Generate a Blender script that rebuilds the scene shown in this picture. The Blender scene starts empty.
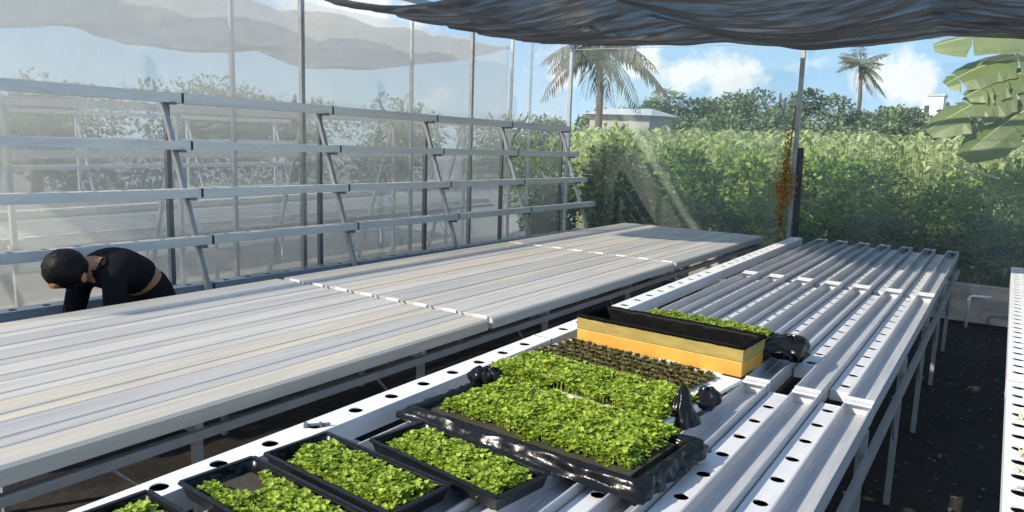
import bpy, bmesh, math, random
from mathutils import Vector, Matrix, noise
random.seed(7)
R = math.radians
col = bpy.context.scene.collection
G = -0.15                      # ground height
BACK = 9.8                     # end wall of the film house
LEFT = -5.5                    # side wall of the film house

# ------------------------------------------------------------------ helpers
class MB:
    def __init__(s): s.v = []; s.f = []
    def add(s, vs, fs):
        n = len(s.v); s.v += [tuple(v) for v in vs]; s.f += [tuple(i + n for i in f) for f in fs]
    def box(s, x0, x1, y0, y1, z0, z1, M=None):
        vs = [Vector((x, y, z)) for x in (x0, x1) for y in (y0, y1) for z in (z0, z1)]
        if M is not None: vs = [M @ v for v in vs]
        s.add(vs, [(0,1,3,2),(4,6,7,5),(0,4,5,1),(2,3,7,6),(0,2,6,4),(1,5,7,3)])
    def beam(s, p, q, w, h=None, up=(0,0,1)):
        h = h or w; p = Vector(p); q = Vector(q); d = (q - p); L = d.length; d.normalize()
        up = Vector(up)
        if abs(d.dot(up)) > .98: up = Vector((1,0,0))
        a = d.cross(up).normalized(); b = a.cross(d)
        M = Matrix((a, d, b)).transposed().to_4x4(); M.translation = p
        s.box(-w/2, w/2, 0, L, -h/2, h/2, M)
    def tube(s, pts, r, n=8, cap=True):
        pts = [Vector(p) for p in pts]; rs = r if isinstance(r, (list, tuple)) else [r]*len(pts)
        rings = []; a = None
        for i, p in enumerate(pts):
            d = (pts[min(i+1, len(pts)-1)] - pts[max(i-1, 0)]).normalized()
            if a is None:
                a = d.cross(Vector((0,0,1)) if abs(d.z) < .9 else Vector((1,0,0))).normalized()
            else:
                a = (a - d*a.dot(d)).normalized()
            b = d.cross(a)
            rings.append([p + (a*math.cos(t) + b*math.sin(t))*rs[i] for t in [2*math.pi*k/n for k in range(n)]])
        vs = [v for r_ in rings for v in r_]; fs = []
        for i in range(len(pts)-1):
            for k in range(n):
                fs.append((i*n+k, i*n+(k+1)%n, (i+1)*n+(k+1)%n, (i+1)*n+k))
        if cap: fs += [tuple(range(n))[::-1], tuple(range((len(pts)-1)*n, len(pts)*n))]
        s.add(vs, fs)
    def prism(s, prof, y0, y1, zf=None, cap=True):
        """closed (x,z) outline swept along y; zf(y) lifts it"""
        zf = zf or (lambda y: 0); n = len(prof)
        vs = [(x, y, z + zf(y)) for y in (y0, y1) for x, z in prof]
        fs = [(i, (i+1) % n, n + (i+1) % n, n + i) for i in range(n)]
        if cap: fs += [tuple(range(n))[::-1], tuple(range(n, 2*n))]
        s.add(vs, fs)
    def holed(s, x0, x1, y0, y1, holes, r, z, depth=.004, zf=None, n=14):
        """flat top strip with real round holes at the y positions in holes"""
        zf = zf or (lambda y: 0); xc = (x0+x1)/2; hw = (x1-x0)/2
        ys = y0
        def quad(a, b):
            if b - a > 1e-5: s.add([(x0,a,z+zf(a)),(x1,a,z+zf(a)),(x1,b,z+zf(b)),(x0,b,z+zf(b))], [(0,1,2,3)])
        for c in holes:
            if c - hw < ys - 1e-6 or c + hw > y1: continue
            quad(ys, c - hw); ys = c + hw
            ring=[]; sq=[]; low=[]
            for k in range(n):
                t = 2*math.pi*(k+.5)/n; cx, cy = math.cos(t), math.sin(t); m = max(abs(cx), abs(cy))
                sq.append((xc+hw*cx/m, c+hw*cy/m)); ring.append((xc+r*cx, c+r*cy))
            # the outline needs the square's corners
            out=[]
            for k in range(n):
                out.append(sq[k])
            vs=[(x,y,z+zf(y)) for x,y in out]+[(x,y,z+zf(y)) for x,y in ring]+[(x,y,z-depth+zf(y)) for x,y in ring]
            fs=[]
            for k in range(n):
                j=(k+1)%n
                fs.append((k,j,n+j,n+k)); fs.append((n+k,n+j,2*n+j,2*n+k))
            s.add(vs, fs)
            for sx in (-1,1):
                for sy in (-1,1):
                    cand=sorted(range(n), key=lambda k:(out[k][0]-(xc+sx*hw))**2+(out[k][1]-(c+sy*hw))**2)[:2]
                    a,b=cand
                    s.add([(out[a][0],out[a][1],z+zf(out[a][1])),(out[b][0],out[b][1],z+zf(out[b][1])),(xc+sx*hw,c+sy*hw,z+zf(c+sy*hw))],[(0,1,2)])
        quad(ys, y1)
    def grid(s, nu, nv, fn):
        vs=[fn(i/(nu-1), j/(nv-1)) for i in range(nu) for j in range(nv)]
        fs=[(i*nv+j,(i+1)*nv+j,(i+1)*nv+j+1,i*nv+j+1) for i in range(nu-1) for j in range(nv-1)]
        s.add(vs,fs)
    def leaf(s, p, d, nrm, L, W, bend=.25):
        """pointed leaf of four quads folded on its midrib"""
        p=Vector(p); d=Vector(d).normalized(); nrm=Vector(nrm); a=d.cross(nrm)
        if a.length<1e-4: a=d.orthogonal()
        a.normalize(); u=a.cross(d)
        m=p+d*L*.5+u*L*.06; t=p+d*L-u*L*bend*.5
        s.add([p, m+a*W*.5+u*W*.14, t, m-a*W*.5+u*W*.14, m],[(0,1,4),(1,2,4),(0,4,3),(4,2,3)])
    def build(s, name, mat, parent=None, smooth=False, kind=None):
        me=bpy.data.meshes.new(name); me.from_pydata(s.v,[],s.f); me.update()
        if smooth:
            for p in me.polygons: p.use_smooth=True
        if mat: me.materials.append(mat)
        o=bpy.data.objects.new(name,me); col.objects.link(o)
        if parent: o.parent=parent
        if kind: o['kind']=kind
        return o

def fix(o):
    bm=bmesh.new(); bm.from_mesh(o.data); bmesh.ops.remove_doubles(bm,verts=bm.verts,dist=1e-5)
    bmesh.ops.recalc_face_normals(bm,faces=bm.faces); bm.to_mesh(o.data); bm.free(); return o
def bevel(o,w=.004,seg=2):
    m=o.modifiers.new('bevel','BEVEL'); m.width=w; m.segments=seg; m.limit_method='ANGLE'; return o
def tag(o,label,cat,group=None,kind=None):
    o['label']=label; o['category']=cat
    if group: o['group']=group
    if kind: o['kind']=kind
    return o
def struct(o): o['kind']='structure'; return o
def thing(name,label,cat,loc=(0,0,0),rz=0,group=None):
    o=bpy.data.objects.new(name,None); col.objects.link(o); o.empty_display_size=.1
    o.location=loc; o.rotation_euler=(0,0,rz); return tag(o,label,cat,group)
def copy_tree(o,parent=None):
    c=o.copy(); col.objects.link(c)
    if parent: c.parent=parent
    for ch in list(o.children): copy_tree(ch,c)
    return c
ORD=['first','second','third','fourth','fifth','sixth','seventh','eighth','ninth','tenth']

# ------------------------------------------------------------------ materials
def mat(name, base, rough=.5, metal=0., var=.0, scale=8., stretch=(1,1,1), bump=0., bscale=60., spec=.5, trans=0., col2=None):
    m=bpy.data.materials.new(name); m.use_nodes=True; nt=m.node_tree; N=nt.nodes; L=nt.links
    b=N['Principled BSDF']; b.inputs['Roughness'].default_value=rough; b.inputs['Metallic'].default_value=metal
    b.inputs['Specular IOR Level'].default_value=spec
    b.inputs['Base Color'].default_value=(*base,1)
    if var or bump:
        tc=N.new('ShaderNodeTexCoord'); mp=N.new('ShaderNodeMapping'); mp.inputs['Scale'].default_value=stretch
        L.new(tc.outputs['Object'],mp.inputs['Vector'])
    if var:
        n=N.new('ShaderNodeTexNoise'); n.inputs['Scale'].default_value=scale; n.inputs['Detail'].default_value=6
        n.inputs['Roughness'].default_value=.65
        L.new(mp.outputs[0],n.inputs['Vector'])
        r=N.new('ShaderNodeValToRGB'); r.color_ramp.elements[0].position=.3; r.color_ramp.elements[1].position=.7
        c2=col2 or tuple(c*(1-var) for c in base)
        r.color_ramp.elements[0].color=(*c2,1); r.color_ramp.elements[1].color=(*base,1)
        L.new(n.outputs['Fac'],r.inputs['Fac']); L.new(r.outputs['Color'],b.inputs['Base Color'])
    if bump:
        n2=N.new('ShaderNodeTexNoise'); n2.inputs['Scale'].default_value=bscale; n2.inputs['Detail'].default_value=4
        L.new(mp.outputs[0],n2.inputs['Vector'])
        bp=N.new('ShaderNodeBump'); bp.inputs['Strength'].default_value=bump; bp.inputs['Distance'].default_value=.02
        L.new(n2.outputs['Fac'],bp.inputs['Height']); L.new(bp.outputs[0],b.inputs['Normal'])
    if trans:
        t=N.new('ShaderNodeBsdfTranslucent'); mx=N.new('ShaderNodeMixShader'); mx.inputs[0].default_value=trans
        src=b.inputs['Base Color'].links
        if src: L.new(src[0].from_socket,t.inputs['Color'])
        else: t.inputs['Color'].default_value=(*base,1)
        L.new(b.outputs[0],mx.inputs[1]); L.new(t.outputs[0],mx.inputs[2]); L.new(mx.outputs[0],N['Material Output'].inputs['Surface'])
    return m

def leafmat(name, a, b_, scale=3., rough=.45, trans=.35):
    """colour varies from leaf to leaf (random per mesh island)"""
    m=bpy.data.materials.new(name); m.use_nodes=True; nt=m.node_tree; N=nt.nodes; L=nt.links
    p=N['Principled BSDF']; p.inputs['Roughness'].default_value=rough; p.inputs['Specular IOR Level'].default_value=.4
    g=N.new('ShaderNodeNewGeometry'); r=N.new('ShaderNodeValToRGB')
    r.color_ramp.elements[0].color=(*a,1); r.color_ramp.elements[1].color=(*b_,1)
    L.new(g.outputs['Random Per Island'],r.inputs['Fac']); L.new(r.outputs['Color'],p.inputs['Base Color'])
    t=N.new('ShaderNodeBsdfTranslucent'); L.new(r.outputs['Color'],t.inputs['Color'])
    mx=N.new('ShaderNodeMixShader'); mx.inputs[0].default_value=trans
    L.new(p.outputs[0],mx.inputs[1]); L.new(t.outputs[0],mx.inputs[2]); L.new(mx.outputs[0],N['Material Output'].inputs['Surface'])
    return m

def film(name, haze, tint=(.86,.9,.9), var=.35, gloss=.6, stretch=(1,1,1), scale=1.2):
    """dusty greenhouse film: see-through, partly scattering, glossy"""
    m=bpy.data.materials.new(name); m.use_nodes=True; nt=m.node_tree; N=nt.nodes; L=nt.links
    N.remove(N['Principled BSDF'])
    tr=N.new('ShaderNodeBsdfTransparent'); tr.inputs['Color'].default_value=(.97,.985,.98,1)
    df=N.new('ShaderNodeBsdfDiffuse'); df.inputs['Color'].default_value=(*tint,1)
    tl=N.new('ShaderNodeBsdfTranslucent'); tl.inputs['Color'].default_value=(*tint,1)
    ds=N.new('ShaderNodeMixShader'); ds.inputs[0].default_value=.55
    L.new(df.outputs[0],ds.inputs[1]); L.new(tl.outputs[0],ds.inputs[2])
    tc=N.new('ShaderNodeTexCoord'); mp=N.new('ShaderNodeMapping'); mp.inputs['Scale'].default_value=stretch
    n=N.new('ShaderNodeTexNoise'); n.inputs['Scale'].default_value=scale; n.inputs['Detail'].default_value=7; n.inputs['Roughness'].default_value=.6
    L.new(tc.outputs['Object'],mp.inputs['Vector']); L.new(mp.outputs[0],n.inputs['Vector'])
    mr=N.new('ShaderNodeMapRange'); mr.inputs['From Min'].default_value=.3; mr.inputs['From Max'].default_value=.7
    mr.inputs['To Min'].default_value=haze*(1-var); mr.inputs['To Max'].default_value=haze*(1+var)
    L.new(n.outputs['Fac'],mr.inputs['Value'])
    mx=N.new('ShaderNodeMixShader'); L.new(mr.outputs[0],mx.inputs[0]); L.new(tr.outputs[0],mx.inputs[1]); L.new(ds.outputs[0],mx.inputs[2])
    gl=N.new('ShaderNodeBsdfGlossy'); gl.inputs['Roughness'].default_value=.12
    bp=N.new('ShaderNodeBump'); bp.inputs['Strength'].default_value=.15; bp.inputs['Distance'].default_value=.03
    L.new(n.outputs['Fac'],bp.inputs['Height']); L.new(bp.outputs[0],gl.inputs['Normal'])
    fr=N.new('ShaderNodeFresnel'); fr.inputs['IOR'].default_value=1.35
    mu=N.new('ShaderNodeMath'); mu.operation='MULTIPLY'; mu.inputs[1].default_value=gloss; L.new(fr.outputs[0],mu.inputs[0])
    m2=N.new('ShaderNodeMixShader'); L.new(mu.outputs[0],m2.inputs[0]); L.new(mx.outputs[0],m2.inputs[1]); L.new(gl.outputs[0],m2.inputs[2])
    L.new(m2.outputs[0],N['Material Output'].inputs['Surface'])
    return m

def netmat(name, color, clear, streak=.6):
    m=bpy.data.materials.new(name); m.use_nodes=True; nt=m.node_tree; N=nt.nodes; L=nt.links
    p=N['Principled BSDF']; p.inputs['Base Color'].default_value=(*color,1); p.inputs['Roughness'].default_value=.6
    tl=N.new('ShaderNodeBsdfTranslucent'); tl.inputs['Color'].default_value=(color[0]*1.8,color[1]*1.8,color[2]*1.8,1)
    ms=N.new('ShaderNodeMixShader'); ms.inputs[0].default_value=.4; L.new(p.outputs[0],ms.inputs[1]); L.new(tl.outputs[0],ms.inputs[2])
    tr=N.new('ShaderNodeBsdfTransparent')
    tc=N.new('ShaderNodeTexCoord'); mp=N.new('ShaderNodeMapping'); mp.inputs['Scale'].default_value=(1.1,6,1); mp.inputs['Rotation'].default_value=(0,0,R(8))
    n=N.new('ShaderNodeTexNoise'); n.inputs['Scale'].default_value=1.6; n.inputs['Detail'].default_value=6; n.inputs['Distortion'].default_value=.6
    L.new(tc.outputs['Object'],mp.inputs['Vector']); L.new(mp.outputs[0],n.inputs['Vector'])
    mr=N.new('ShaderNodeMapRange'); mr.inputs['From Min'].default_value=.42; mr.inputs['From Max'].default_value=.75
    mr.inputs['To Min'].default_value=clear*(1-streak); mr.inputs['To Max'].default_value=clear*(1+2.2*streak)
    L.new(n.outputs['Fac'],mr.inputs['Value'])
    mx=N.new('ShaderNodeMixShader'); L.new(mr.outputs[0],mx.inputs[0]); L.new(ms.outputs[0],mx.inputs[1]); L.new(tr.outputs[0],mx.inputs[2])
    L.new(mx.outputs[0],N['Material Output'].inputs['Surface'])
    return m

M={}
M['pvc_white']=mat('pvc_white',(.86,.86,.85),.45,var=.12,scale=5,stretch=(4,1,4))
M['pvc_cream']=mat('pvc_cream',(.64,.56,.43),.42,var=.22,scale=3.5,stretch=(6,.35,6),col2=(.44,.42,.38),bump=.05,bscale=30)
M['pvc_grey']=mat('pvc_grey',(.52,.49,.445),.42,var=.22,scale=3.5,stretch=(6,.35,6),col2=(.38,.38,.38),bump=.05,bscale=30)
M['pvc_pale']=mat('pvc_pale',(.63,.585,.52),.42,var=.22,scale=3.5,stretch=(6,.35,6),col2=(.45,.44,.42),bump=.05,bscale=30)
M['inside_shade']=mat('inside_shade',(.03,.03,.03),.6)  # shade inside the channels, put into the colour of the inner shell
M['trough']=mat('trough',(.54,.54,.55),.38,metal=.15,var=.22,scale=4,stretch=(8,.7,8),col2=(.38,.39,.41))
M['strip']=mat('strip',(.70,.71,.72),.4,var=.18,scale=4,stretch=(6,.7,6))
M['rail_grey']=mat('rail_grey',(.78,.75,.68),.45,var=.2,scale=4,stretch=(4,.6,4))
M['rail_base']=mat('rail_base',(.34,.38,.43),.45,var=.2,scale=4,stretch=(4,.6,4))
M['steel']=mat('steel',(.44,.44,.43),.42,metal=.5,var=.25,scale=9)
M['steel_dark']=mat('steel_dark',(.20,.21,.22),.5,metal=.4,var=.25,scale=9)
M['steel_pale']=mat('steel_pale',(.55,.58,.58),.5,metal=.2,var=.2,scale=9)
M['cap_dark']=mat('cap_dark',(.06,.06,.065),.5)
M['concrete']=mat('concrete',(.42,.41,.38),.85,var=.4,scale=5,bump=.3,bscale=40)
M['soil']=mat('soil',(.026,.018,.012),.95,var=.6,scale=4,bump=.7,bscale=18)
M['gravel']=mat('gravel',(.36,.37,.36),.95,var=.35,scale=2.5,bump=.6,bscale=30)
M['field']=mat('field',(.13,.17,.06),.95,var=.5,scale=.6)
M['black_film']=mat('black_film',(.007,.007,.008),.24,bump=.25,bscale=16,spec=.3,var=.2,scale=6)
M['tray_black']=mat('tray_black',(.012,.012,.013),.35,var=.2,scale=10)
M['liner']=mat('liner',(.004,.004,.0045),.5,bump=.25,bscale=20,spec=.08,var=.2,scale=6)
M['orange']=mat('orange',(.80,.42,.07),.5,var=.22,scale=10,trans=.15)
M['olive']=mat('olive',(.47,.36,.10),.5,var=.35,scale=9,stretch=(1,1,4),trans=.15)
M['foam']=mat('foam',(.80,.78,.68),.8,var=.12,scale=14)
M['media']=mat('media',(.055,.05,.03),.95,var=.4,scale=30)
M['seed']=leafmat('seed',(.15,.25,.014),(.50,.62,.075),trans=.3)
M['moss']=leafmat('moss',(.16,.26,.03),(.38,.48,.08),trans=.3)
M['plug']=leafmat('plug',(.060,.060,.016),(.20,.17,.06),trans=.15)
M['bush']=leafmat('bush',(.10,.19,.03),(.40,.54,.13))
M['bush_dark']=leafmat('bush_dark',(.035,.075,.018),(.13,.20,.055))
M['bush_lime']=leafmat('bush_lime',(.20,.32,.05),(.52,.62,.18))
M['corn']=leafmat('corn',(.30,.40,.12),(.72,.76,.38))
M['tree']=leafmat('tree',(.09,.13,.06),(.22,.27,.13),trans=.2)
M['tree_far']=leafmat('tree_far',(.13,.19,.09),(.30,.37,.19),trans=.2)  # lighter greens carry the haze of distance in the leaf colour
M['palm']=leafmat('palm',(.10,.13,.07),(.26,.29,.15),trans=.2)
M['palm_dry']=leafmat('palm_dry',(.10,.105,.06),(.22,.20,.12),trans=.2)
M['banana']=mat('banana',(.23,.30,.10),.4,var=.3,scale=3,stretch=(1,1,1),trans=.4)
M['banana_rib']=mat('banana_rib',(.52,.58,.28),.5,trans=.1)
M['bark']=mat('bark',(.17,.14,.11),.9,var=.4,scale=8)
M['rust_leaf']=leafmat('rust_leaf',(.22,.08,.015),(.62,.30,.05),trans=.2)
M['straw']=mat('straw',(.62,.55,.38),.8)
M['dead_leaf']=leafmat('dead_leaf',(.05,.045,.035),(.16,.14,.11),trans=.0)
M['wallpaint']=mat('wallpaint',(.44,.42,.39),.8,var=.2,scale=1)
M['roofsheet']=mat('roofsheet',(.62,.63,.63),.5,var=.15,scale=1)
M['white_wall']=mat('white_wall',(.85,.85,.85),.7)
M['glass_dark']=mat('glass_dark',(.08,.09,.10),.2)
M['skin']=mat('skin',(.36,.17,.085),.5)
M['hair']=mat('hair',(.006,.005,.005),.55,bump=.25,bscale=60,spec=.2)
M['cloth_black']=mat('cloth_black',(.007,.007,.009),.85,bump=.3,bscale=30,spec=.2)
M['cloth_grey']=mat('cloth_grey',(.02,.021,.024),.85)
M['film_back']=film('film_back',.17,tint=(.72,.76,.68),var=.45,gloss=.5,stretch=(1,1,.5))
M['film_streak']=film('film_streak',.075,tint=(.74,.79,.71),var=.3,gloss=.4)  # hazy sheet material that draws the reflection streaks on the end wall
M['film_left']=film('film_left',.29,tint=(.84,.80,.72),var=.22,gloss=.5,stretch=(1,.8,.35))
M['film_far']=film('film_far',.50,tint=(.84,.80,.72),var=.15,gloss=.4,stretch=(1,.8,.3))
M['tape']=film('tape',.5,tint=(.85,.92,.95),var=.2,gloss=.5)
M['net']=netmat('net',(.040,.040,.040),.062,streak=.9)
M['net_far']=netmat('net_far',(.12,.13,.14),.26,streak=.3)

# ------------------------------------------------------------------ ground
b=MB(); b.box(-5.62,6,-3,BACK-.06,G-.2,G)
struct(b.build('floor',M['soil']))
b=MB(); b.box(-60,LEFT-.121,-20,120,G-.25,G-.01)
struct(b.build('ground_left',M['gravel']))
b=MB(); b.box(-5.62,70,BACK+.061,120,G-.25,G-.01)
struct(b.build('ground_back',M['field']))
# fallen leaves on the soil of the aisles
b=MB()
for i in range(1300):
    x=random.choice([random.uniform(-.5,.9),random.uniform(-2.6,-1.7)]); y=random.uniform(1.5,9.5)
    a=random.uniform(0,6.28); L=random.uniform(.015,.05)
    b.leaf((x,y,G+.012+random.uniform(0,.012)),(math.cos(a),math.sin(a),random.uniform(-.1,.2)),(0,0,1),L,L*.5)
tag(b.build('leaf_litter',M['dead_leaf']),'dry fallen leaves scattered over dark soil between the benches','leaves',kind='stuff')

# ------------------------------------------------------------------ left bench
def zl(y): return .795-.0085*y
SEG=[(.15,3.26),(3.30,5.96),(6.0,8.66)]
SEGN=['nearest length','middle length','far length by the end film']
XL0,PL,NL=-4.0,.2155,8
TONE=[M[q] for q in ('pvc_pale','pvc_cream','pvc_grey','pvc_cream','pvc_pale','pvc_grey','pvc_grey','pvc_pale')]
def left_top(y0,y1,w):
    b=MB(); h=.062; c=.012
    prof=[(-w/2,-h),(-w/2,-c),(-w/2+c,-.002),(-w*.16,0),(-w*.14,-.0012),(w*.14,-.0012),(w*.16,0),(w/2-c,-.002),(w/2,-c),(w/2,-h)]
    b.prism(prof,y0,y1); return b
for si,(y0,y1) in enumerate(SEG):
    for k in range(NL):
        xc=XL0+PL*(k+.5)
        wide=.15 if k<NL-1 else .155
        o=left_top(y0,y1,.148)
        # slope of the bench
        o.v=[(x+xc+.032,y,z+zl(y)+random.choice((0,0,0))) for x,y,z in o.v]
        t=thing('growing_channel',f'upturned pale left-bench channel, {ORD[k]} from the rack side, {SEGN[si]}','channel',group='upturned channels on the left bench')
        fix(o.build('body',TONE[(k*5+si)%8],t))
        b=MB(); e=y0-.004
        b.box(xc-.02,xc+.075,e-.009,e+.010,zl(y0)-.05,zl(y0)+.003)
        b.build('end_cap',M['pvc_white'],t)
        # lower strip in the gap
        b=MB(); b.prism([(xc-.115,-.058),(xc-.115,-.009),(xc-.110,-.005),(xc-.049,-.005),(xc-.044,-.009),(xc-.044,-.058)],y0+.02,y1,zf=zl)
        o=b.build('cover_strip',TONE[(k*3+si+1)%8])
        fix(o); tag(o,f'narrow low left-bench strip, {ORD[k]} from the rack side, {SEGN[si]}','cover strip',group='low strips on the left bench')

def frame(label,x0,x1,ys,zf,y0,y1,drop,mat_,group=None,legx=.03,ch=.056):
    t=thing('bench_frame',label,'bench frame',loc=((x0+x1)/2,(y0+y1)/2,G),group=group)
    ox,oy,oz=t.location
    P=lambda x,y,z:(x-ox,y-oy,z-oz)
    for x in (x0,x1):
        b=MB(); b.beam(P(x,y0,zf(y0)-drop),P(x,y1,zf(y1)-drop),.028,.034); b.build('rail',mat_,t)
    for y in ys:
        for x in (x0,x1):
            s=1 if x==x0 else -1
            b=MB(); b.beam(P(x+s*legx,y,G+.005),P(x+s*legx,y,zf(y)-drop-.0),.03,.03); b.build('leg',mat_,t)
        b=MB(); b.beam(P(x0+.01,y,zf(y)-drop+ch/2-.0),P(x1-.01,y,zf(y)-drop+ch/2),.03,ch); b.build('crossbar',mat_,t)
        for x in (x0,x1):
            s=1 if x==x0 else -1
            b=MB(); b.tube([P(x+s*.03,y-.32,zf(y)-drop-.02),P(x+s*.03,y,zf(y)-drop-.36)],.006,6); b.build('brace',mat_,t)
    return t
frame('grey steel frame with thin legs under the left bench',-3.94,-2.30,[.4,1.53,2.76,3.95,5.17,6.4,7.6,8.5],zl,.2,8.64,.112,M['steel'],ch=.05)

# ------------------------------------------------------------------ right bench
HP=.19
def hollow_channel(x0,x1,y0,y1,zt,h,holes,r,m,name,label,group,cat='channel',zf=None,capmat=None,marg=.0):
    t=thing(name,label,cat,group=group)
    b=MB(); b.holed(x0,x1,y0,y1,holes,r,zt,zf=zf); b.v=[v for v in b.v]
    zf_=zf or (lambda y:0)
    # sides and bottom
    b.add([(x0,y0,zt+zf_(y0)),(x0,y1,zt+zf_(y1)),(x0,y1,zt-h+zf_(y1)),(x0,y0,zt-h+zf_(y0)),
           (x1,y0,zt+zf_(y0)),(x1,y1,zt+zf_(y1)),(x1,y1,zt-h+zf_(y1)),(x1,y0,zt-h+zf_(y0))],
          [(0,1,2,3),(4,7,6,5),(3,2,6,7)])
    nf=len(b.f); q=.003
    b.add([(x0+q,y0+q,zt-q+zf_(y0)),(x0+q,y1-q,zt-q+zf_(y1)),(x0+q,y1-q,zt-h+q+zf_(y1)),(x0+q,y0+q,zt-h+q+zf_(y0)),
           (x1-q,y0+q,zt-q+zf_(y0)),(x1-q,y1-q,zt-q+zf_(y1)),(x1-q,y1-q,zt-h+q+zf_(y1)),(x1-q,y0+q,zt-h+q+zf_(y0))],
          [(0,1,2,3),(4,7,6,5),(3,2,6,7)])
    o=b.build('body',m,t); o.data.materials.append(M['inside_shade'])
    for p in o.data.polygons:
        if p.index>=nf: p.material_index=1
    for ye in (y0,y1):
        b=MB(); b.box(x0-.001,x1+.001,ye-.006,ye+.006,zt-h-.001+zf_(ye),zt+.0015+zf_(ye)); b.build('end_cap',capmat or m,t)
    return t
ph=1.88-HP*9
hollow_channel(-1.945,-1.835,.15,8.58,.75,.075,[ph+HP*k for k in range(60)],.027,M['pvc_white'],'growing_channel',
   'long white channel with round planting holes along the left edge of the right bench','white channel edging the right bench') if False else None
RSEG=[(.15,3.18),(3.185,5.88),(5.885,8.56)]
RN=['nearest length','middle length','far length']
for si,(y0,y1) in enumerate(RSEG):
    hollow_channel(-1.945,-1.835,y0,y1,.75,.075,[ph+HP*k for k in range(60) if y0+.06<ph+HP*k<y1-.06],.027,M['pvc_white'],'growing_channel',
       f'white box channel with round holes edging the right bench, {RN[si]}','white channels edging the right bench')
TX=[-1.62,-1.42,-1.21,-1.01,-.81,-.605,-.405]
def trough(w,h,y0,y1):
    t=.006; f=.024
    prof=[(-w/2,-h),(-w/2,0),(-w/2+t,0),(-w/2+t+.004,-h+f+.004),(-w/2+t+.012,-h+f),(w/2-t-.012,-h+f),(w/2-t-.004,-h+f+.004),(w/2-t,0),(w/2,0),(w/2,-h)]
    b=MB(); n=len(prof)
    vs=[(x,y,z) for y in (y0,y1) for x,z in prof]
    fs=[(i,(i+1)%n,n+(i+1)%n,n+i) for i in range(n)]
    # ends as strips (outline is concave)
    for o_ in (0,n):
        fs+=[(o_+0,o_+1,o_+2,o_+3),(o_+0,o_+3,o_+4),(o_+0,o_+4,o_+5,o_+9),(o_+9,o_+5,o_+6),(o_+9,o_+6,o_+7,o_+8)]
    b.add(vs,fs); return b
for si,(y0,y1) in enumerate(RSEG):
    for k,x in enumerate(TX):
        t=thing('growing_channel',f'open grey trough, {ORD[k]} from the white edge channel, {RN[si]}','channel',loc=(x,y0,.75),group='open troughs on the right bench')
        dz=.006*si
        b=trough(.102,.075,0,y1-y0-.006); b.v=[(a,c,d+dz) for a,c,d in b.v]
        fix(b.build('body',M['trough'],t))
        b=MB(); b.box(-.0515,.0515,-.004,.006,-.07,.004+dz); b.build('end_cap',M['strip'],t)
        L=y1-y0
        b=MB(); b.box(-.0515,.0515,L-.018,L-.004,-.05,.004+dz); b.box(-.051,.051,L-.05,L-.018,-.004+dz,.004+dz); c=b.build('end_cap',M['strip'],t)
        if si==2:
            b=MB(); b.tube([(0,L-.056,-.014),(0,L-.017,-.014)],.011,10)
            b.tube([(0.012,L-.034,.0035+dz),(0.012,L-.034,.0062+dz)],.012,10); b.build('drain_hole',M['cap_dark'],c)
SX=[(-1.945+.11+TX[0]-.05)/2+.0]+[(TX[i]+TX[i+1])/2 for i in range(6)]
for si,(y0,y1) in enumerate(RSEG):
    for k,x in enumerate(SX):
        w=.088
        if k==0: continue
        ya=y0+.10 if si else y0
        yb=y1-(.03 if (k+si)%2 else .10)
        if si==2: yb=y1
        if si==0 and k>=5: yb=y1-.02
        if si==1 and k>=5: ya=3.60 if k==5 else 3.37
        h0=2.03-HP*10
        hollow_channel(x-w/2,x+w/2,ya,yb,.716,.041,[h0+(.105 if k==6 else 0)+(.05*(k%3))*(k<5)+HP*j for j in range(60)],.023,M['strip'],'cover_strip',
            f'low holed white strip right of the {ORD[k-1]} open trough, {RN[si]}','low holed strips on the right bench',cat='cover strip')
frame('grey steel frame with legs, rails and thin braces under the right bench',-1.90,-.338,[.6,1.8,3.06,4.32,5.58,6.84,8.1],lambda y:.75,.2,8.5,.18,M['steel'],ch=.105)

# ------------------------------------------------------------------ channel at the right edge of the picture
for si,(y0,y1) in enumerate([(1.2,3.9),(3.905,7.9)]):
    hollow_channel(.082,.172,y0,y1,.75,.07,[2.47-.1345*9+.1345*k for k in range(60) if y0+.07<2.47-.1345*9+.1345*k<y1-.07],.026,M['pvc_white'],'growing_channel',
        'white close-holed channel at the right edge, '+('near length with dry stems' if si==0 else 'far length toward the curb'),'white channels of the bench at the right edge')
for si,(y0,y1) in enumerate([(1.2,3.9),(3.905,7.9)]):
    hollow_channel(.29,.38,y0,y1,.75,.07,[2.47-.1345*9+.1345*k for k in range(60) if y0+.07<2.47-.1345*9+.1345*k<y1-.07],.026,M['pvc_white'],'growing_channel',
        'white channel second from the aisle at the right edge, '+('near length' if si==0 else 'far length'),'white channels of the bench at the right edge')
frame('steel frame under the bench at the right edge',.14,.34,[1.6,3.2,4.8,6.4,7.7],lambda y:.75,1.2,7.9,.095,M['steel'],ch=.025)
for i,(x,y) in enumerate([(.135,2.62),(.135,2.93),(.13,2.78),(.13,3.35)]):
    b=MB()
    for j in range(5):
        a=random.uniform(0,6.28); L=random.uniform(.025,.05); p=Vector((x,y,.752)); d=Vector((math.cos(a),math.sin(a),random.uniform(.1,.6)))
        b.tube([p,p+d*L*.5+Vector((0,0,.012)),p+d*L],[.003,.002,.001],5)
    for j in range(5):
        a=random.uniform(0,6.28); b.leaf((x,y,.757),(math.cos(a),math.sin(a),.25),(0,0,1),.035,.01)
    tag(b.build('dry_stem',M['straw']),['dry straw stems in a hole of the right edge channel, nearest tuft','dry straw stems in the right edge channel, third tuft from the camera','dry straw stems in the right edge channel, second tuft from the camera','dry straw stems in the right edge channel, farthest tuft'][i],'dry plant',group='dry stems on the right edge channel')

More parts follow.
